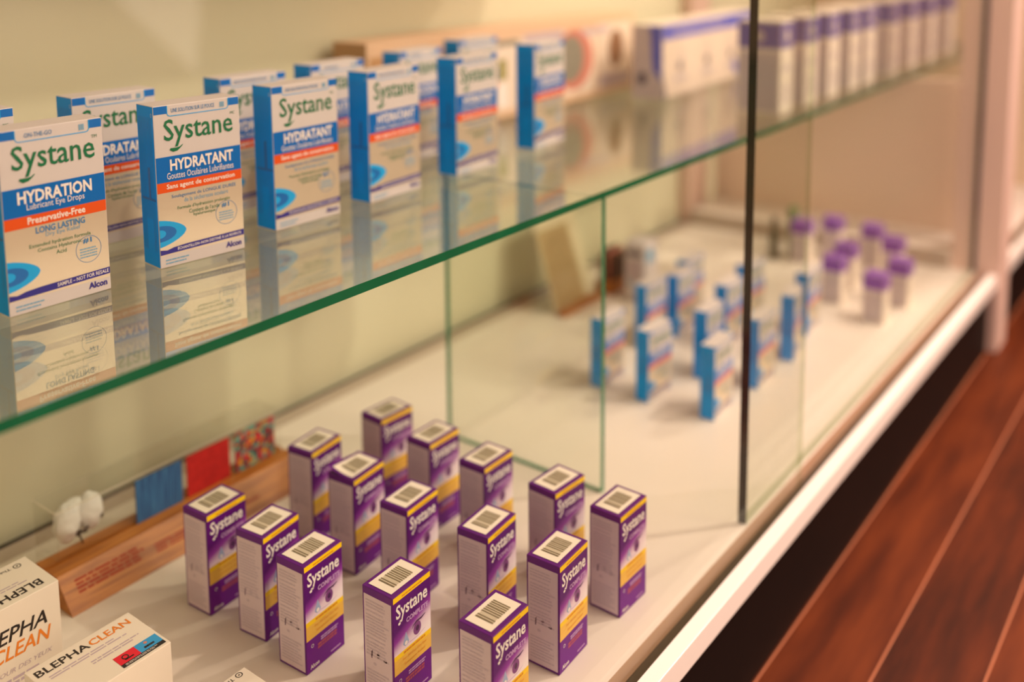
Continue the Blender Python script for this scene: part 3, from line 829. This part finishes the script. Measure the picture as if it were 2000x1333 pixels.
t = thing('acrylic_cover', 'clear acrylic cover over the cotton boll on the wooden block', 'acrylic cover', (-0.507, 0.14, 0.0303))
xf, xb, ya, yb, zt = 0.0207, -0.0235, -0.141, 0.143, 0.0482
for nm, a, c in (('front_sheet', (xf - 0.0006, ya, 0.0003), (xf, yb, zt)), ('back_sheet', (xb, ya, -0.030), (xb + 0.0012, yb, zt)), ('top_sheet', (xb, ya, zt), (xf, yb, zt + 0.0012)), ('side_sheet', (xb + 0.0013, ya, 0.0004), (xf - 0.0007, ya + 0.0012, zt - 0.0001))):
    b = MB(); b.box(a, c, 'acrylic_sheet')
    if nm == 'top_sheet':
        b.box((xf, ya, zt + 0.0004), (xf + 0.0004, yb, zt + 0.0012), 'acrylic_edge'); b.box((xb, ya - 0.0006, zt + 0.0002), (xf, ya, zt + 0.0014), 'acrylic_edge')
    b.build(nm, t)

t = thing('cotton_boll', 'fluffy white cotton boll on a dark twig under the acrylic cover', 'cotton boll', (-0.5003, 0.030, 0.0303))
bm = bmesh.new()
for cx, cy, cz, rx, ry, rz_ in ((0.0, -0.0130, 0.0265, 0.0110, 0.0138, 0.0205), (-0.001, 0.0130, 0.0275, 0.0108, 0.0142, 0.0195), (-0.006, 0.0, 0.029, 0.009, 0.0145, 0.0165)):
    r_ = bmesh.ops.create_uvsphere(bm, u_segments=28, v_segments=20, radius=1.0)
    for v in r_['verts']:
        n_ = noise.noise(v.co * 2.2 + Vector((cx, cy, cz)) * 300) * 0.13 + noise.noise(v.co * 6) * 0.06
        tp = 1.0 - 0.18 * max(0, -v.co.z)
        v.co = Vector((cx + v.co.x * rx * (1 + n_) * tp, cy + v.co.y * ry * (1 + n_) * tp, cz + v.co.z * rz_ * (1 + n_)))
me = bpy.data.meshes.new('cotton'); bm.to_mesh(me); bm.free(); me.materials.append(MATS['cotton_white'])
for p in me.polygons: p.use_smooth = True
o = bpy.data.objects.new('cotton', me); COL.objects.link(o); o.parent = t
b = MB(); b.tube([(0.004, 0.001, 0.0005), (0.003, -0.001, 0.007), (0.001, -0.001, 0.016), (0, 0, 0.028)], [0.0009, 0.001, 0.0013, 0.0016], 'twig_brown')
for sgn in (-1, 1): b.tube([(0.002, -0.001, 0.012), (0.006, sgn * 0.004 - 0.001, 0.013), (0.009, sgn * 0.006, 0.019)], [0.0018, 0.0022, 0.0004], 'twig_brown', 6)
b.tube([(0.0, 0.020, 0.016), (0.006, 0.022, 0.020), (0.004, 0.0235, 0.030)], [0.001, 0.0018, 0.0004], 'twig_brown', 6)
b.build('husk', t, smooth=True)

# ------------------------------------------------------------------ things at the back of the shelf
t, w, d = carton('long_gift_box', 'long kraft and cream box with round pictures lying at the back of the glass shelf', 'box', -0.5930, -0.5300, 0.4900, 1.2020, ZS, 0.142, 'kraft_light', names={'-y': 'kraft_card', '+y': 'kraft_card'})
H = 0.142
b = MB(); F = Face(b, front(d))
F.rect(-w / 2 + 0.006, 0.006, -w / 2 + 0.160, H - 0.020, 'kraft_card'); F.text('SELEKTION', -w / 2 + 0.035, H - 0.052, 0.085, 0.016, 'black_ink', bold=0.03) if False else F.rect(-w / 2 + 0.035, H - 0.058, -w / 2 + 0.110, H - 0.036, 'slate_ink', 2)
F.rect(-w / 2 + 0.165, 0.012, w / 2 - 0.135, H - 0.020, 'print_cream'); F.rect(-w / 2 + 0.25, H - 0.030, -w / 2 + 0.345, H - 0.021, 'print_grey', 2); F.rect(-w / 2 + 0.36, H - 0.034, w / 2 - 0.24, H - 0.016, 'print_lilac', 2)
F.ell(w / 2 - 0.205, 0.072, 0.062, 0.052, 'print_rose', 2, 28); F.ell(w / 2 - 0.215, 0.074, 0.042, 0.040, 'print_grey', 3, 28)
F.rect(w / 2 - 0.128, 0.010, w / 2 - 0.008, H - 0.014, 'print_cream', 2); F.ell(w / 2 - 0.064, 0.080, 0.026, 0.034, 'print_brown', 3, 28); F.rect(w / 2 - 0.120, 0.014, w / 2 - 0.016, 0.036, 'print_lilac', 3); F.rect(w / 2 - 0.180, H - 0.030, w / 2 - 0.090, H - 0.020, 'print_lilac', 4)
F.rect(-w / 2 + 0.290, 0.060, -w / 2 + 0.312, 0.092, 'print_olive', 3); F.rect(-w / 2 + 0.290, 0.018, -w / 2 + 0.310, 0.055, 'white_ink', 3); F.rect(-w / 2 + 0.240, 0.015, -w / 2 + 0.275, 0.095, 'print_lilac', 2)
b.build('front_print', t)
b = MB(); F = Face(b, left(w)); F.rect(-d / 2 + 0.004, 0.004, d / 2 - 0.004, H - 0.010, 'kraft_card'); b.build('end_label', t)

t, w, d = carton('large_white_carton', 'large white carton with indigo top band and small figures behind the tall cartons', 'carton', -0.482, -0.425, 1.090, 1.545, ZS, 0.1285, 'carton_white', rz=0.06, names={'+x': 'print_cream', '-y': 'ash_print_and_shade'})
H = 0.1285
b = MB(); F = Face(b, front(d))
F.rect(-w / 2 + 0.001, H - 0.026, w / 2 - 0.001, H - 0.001, 'indigo_band'); F.lines(-w / 2 + 0.040, H - 0.017, -w / 2 + 0.300, H - 0.009, 1, 'ash_print_and_shade', rng, 2)
for cu in (-w / 2 + 0.075, -w / 2 + 0.20, -w / 2 + 0.32):
    F.ell(cu, 0.052, 0.011, 0.009, 'slate_ink', 2); F.stroke([(cu + 0.003, 0.058), (cu + 0.008, 0.080)], [0.008, 0.006], 'ash_print_and_shade', 2); F.rect(cu - 0.025, 0.026, cu + 0.030, 0.035, 'ash_print_and_shade', 2)
F.poly([(-w / 2 + 0.001, 0.001), (-w / 2 + 0.018, 0.001), (-w / 2 + 0.001, 0.045)], 'slate_ink', 2)
F.stroke([(w / 2 - 0.12, 0.034), (w / 2 - 0.09, 0.012)], [0.02, 0.02], 'indigo_band', 2)
b.build('front_print', t)
b = MB(); F = Face(b, left(w))
F.poly([(d / 2 - 0.001, H - 0.001), (d / 2 - 0.026, H - 0.001), (d / 2 - 0.018, 0.050), (d / 2 - 0.001, 0.03)], 'indigo_band'); F.rect(-d / 2 + 0.006, 0.012, -d / 2 + 0.016, H - 0.006, 'ash_print_and_shade'); F.rect(-0.008, 0.075, 0.008, 0.118, 'ash_print_and_shade'); F.ell(-0.010, 0.035, 0.010, 0.012, 'slate_ink')
b.build('side_overlay', t)

TALL = 'tall white cartons with slate top bands on the shelf'
TW, TD, TH = 0.054, 0.070, 0.147
edges = [1.1085, 1.2172, 1.3273, 1.4403, 1.5300, 1.6857, 1.8223, 1.9695, 2.1400]
tl = ['first tall slate-topped carton of the row, right at the dark door edge', 'second tall slate-topped carton of the row, counted from the dark door edge', 'third tall slate-topped carton of the row, counted from the dark door edge',
      'fourth tall slate-topped carton of the row, counted from the dark door edge', 'fifth tall slate-topped carton of the row, just before the cabinet post', 'sixth tall slate-topped carton of the row, just past the cabinet post line',
      'seventh tall slate-topped carton of the row, counted from the dark door edge', 'second to last tall slate-topped carton of the row', 'last tall slate-topped carton, at the far end of the row']
proto = None
for e_, lab in zip(edges, tl):
    loc = (-0.190 - TD / 2, e_ - TW / 2, ZS)
    if proto is None:
        proto = thing('tall_carton', lab, 'carton', loc, 0, TALL)
        b = MB(); b.box((-TD / 2, -TW / 2, 0), (TD / 2, TW / 2, TH), 'carton_white'); b.build('carton_body', proto, bevel=0.0006)
        b = MB()
        for F, hw in ((Face(b, front(TD)), TW / 2 - 0.0006), (Face(b, left(TW)), TD / 2 - 0.0006)):
            F.rect(-hw, TH * 0.70, hw, TH - 0.004, 'slate_band')
        F = Face(b, front(TD)); F.ell(0.0, TH * 0.83, 0.010, 0.010, 'ash_print_and_shade', 2); F.rect(-0.016, TH * 0.45, 0.014, TH * 0.52, 'ash_print_and_shade'); F.lines(-0.018, TH * 0.10, 0.018, TH * 0.32, 5, 'ash_print_and_shade', rng)
        b.build('front_print', proto)
        b = MB(); F = Face(b, left(TW)); F.rect(-TD / 2 + 0.004, 0.004, TD / 2 - 0.003, TH * 0.66, 'ash_print_and_shade', 1); F.ell(0.0, TH * 0.83, 0.009, 0.009, 'ash_print_and_shade', 2); b.build('side_overlay', proto)
    else:
        dup(proto, loc, 0, lab)

# ------------------------------------------------------------------ things at the far end of the cabinet floor
VW, VH = 0.034, 0.080
VG = 'small violet-topped cartons at the far end of the cabinet floor'
VP = [(-0.2471, 1.500, 'rearmost violet-topped carton, left of the two at the back'), (-0.169, 1.490, 'violet-topped carton at the back right, second from the rear'), (-0.1696, 1.3407, 'violet-topped carton in the left pair, the rear one'),
      (-0.1613, 1.254, 'violet-topped carton in the left pair, the front one'), (-0.1125, 1.4256, 'pale violet-topped carton behind the rightmost one'), (-0.0652, 1.300, 'rightmost violet-topped carton near the rail'),
      (-0.0757, 1.2022, 'nearest violet-topped carton, with the darkest violet top'), (-0.2875, 1.4427, 'leftmost violet-topped carton, just right of the glass door overlap')]
proto = None
for x, y, lab in VP:
    if proto is None:
        proto = thing('small_carton', lab, 'carton', (x, y, 0.0003), 0, VG)
        b = MB(); b.box((-VW / 2, -VW / 2, 0), (VW / 2, VW / 2, VH), 'carton_white'); b.build('carton_body', proto, bevel=0.0006)
        b = MB(); hw = VW / 2 - 0.0003
        for F in (Face(b, front(VW)), Face(b, left(VW)), Face(b, right(VW))): F.rect(-hw, VH * 0.70, hw, VH - 0.0005, 'violet_band')
        Face(b, top(VH)).rect(-hw, -hw, hw, hw, 'violet_band'); b.build('violet_top', proto)
        b = MB(); F = Face(b, left(VW)); F.rect(-hw + 0.002, 0.002, hw - 0.002, VH * 0.66, 'ash_print_and_shade'); b.build('side_overlay', proto)  # grey panel puts the shade of this side into its colour
    else:
        dup(proto, (x, y, 0.0003), 0, lab)

t = thing('white_bottle_box', 'white rounded carton with pale blue print standing behind the small blue cartons', 'carton', (-0.4350, 1.068, 0.0003))
b = MB(); b.box((-0.021, -0.026, 0), (0.021, 0.026, 0.1075), 'white_card'); b.build('carton_body', t, bevel=0.006)
b = MB(); F = Face(b, left(0.052)); F.rect(-0.015, 0.082, 0.015, 0.092, 'slate_ink'); F.rect(-0.014, 0.040, 0.014, 0.075, 'print_lilac'); F.rect(-0.015, 0.028, -0.008, 0.038, 'pale_blue_ink', 2)
F = Face(b, front(0.042)); F.rect(-0.020, 0.070, 0.004, 0.095, 'pale_blue_ink'); F.rect(-0.020, 0.015, 0.012, 0.032, 'pale_blue_ink'); b.build('print', t)

# leaning showcard with golden picture, and a small wooden tray of dark cards beside it
t = thing('leaning_showcard', 'cream and gold showcard leaning back on a foot behind the glass divider', 'showcard', (-0.505, 0.992, 0.0003))
b = MB()
def slab(y0, y1, z0, z1, th_, mname, mb, e=0.0):
    f = lambda z: -0.055 * z / 0.17 + e
    vs = [(f(z0), y0, z0), (f(z0), y1, z0), (f(z1), y1, z1), (f(z1), y0, z1), (f(z0) - th_, y0, z0), (f(z0) - th_, y1, z0), (f(z1) - th_, y1, z1), (f(z1) - th_, y0, z1)]
    mb.faces(vs, [(0, 1, 2, 3), (7, 6, 5, 4), (0, 4, 5, 1), (1, 5, 6, 2), (2, 6, 7, 3), (3, 7, 4, 0)], mname)
slab(-0.085, 0.038, 0.0, 0.17, 0.003, 'easel_card', b); b.build('card', t)
b = MB(); slab(-0.082, 0.008, 0.004, 0.135, 0.0006, 'gold_card', b, 0.0007); b.build('picture', t)
b = MB(); b.box((0.002, -0.088, 0), (0.016, 0.04, 0.010), 'pale_wood'); b.build('foot', t, bevel=0.001)
t = thing('wooden_card_tray', 'small wooden tray holding dark brown cards left of the white rounded carton', 'tray', (-0.500, 1.085, 0.0003))
b = MB(); b.box((-0.016, -0.038, 0), (0.020, 0.030, 0.022), 'pale_wood'); b.build('tray', t, bevel=0.002)
for k in range(5):
    b = MB(); b.box((-0.012 + 0.006 * k, -0.032 + 0.003 * k, 0.0222), (-0.0095 + 0.006 * k, 0.018 + 0.002 * k, 0.066 + 0.004 * ((k * 3) % 4)), ('print_brown', 'twig_brown', 'print_rose')[k % 3]); b.build('card', t)

# two slim things seen through the door overlap
o = thing('slim_bottle', 'slim dark olive bottle standing at the back, seen through the door overlap', 'bottle', (-0.335, 1.42, 0.0003))
b = MB(); b.tube([(0, 0, 0), (0, 0, 0.052), (0, 0, 0.062), (0, 0, 0.066)], [0.009, 0.009, 0.006, 0.005], 'dark_bottle', 20); b.build('bottle_body', o, smooth=True)
b = MB(); b.tube([(0, 0, 0.0662), (0, 0, 0.084)], [0.006, 0.0055], 'dark_bottle', 20); b.build('cap', o, smooth=True)
o, w, d = carton('slim_carton', 'slim sage green carton right of the dark olive bottle', 'carton', -0.322, -0.308, 1.455, 1.475, 0.0003, 0.098, 'sage_card')
b = MB(); F = Face(b, front(d)); F.rect(-w / 2 + 0.002, 0.01, w / 2 - 0.002, 0.03, 'carton_white'); b.build('front_print', o)
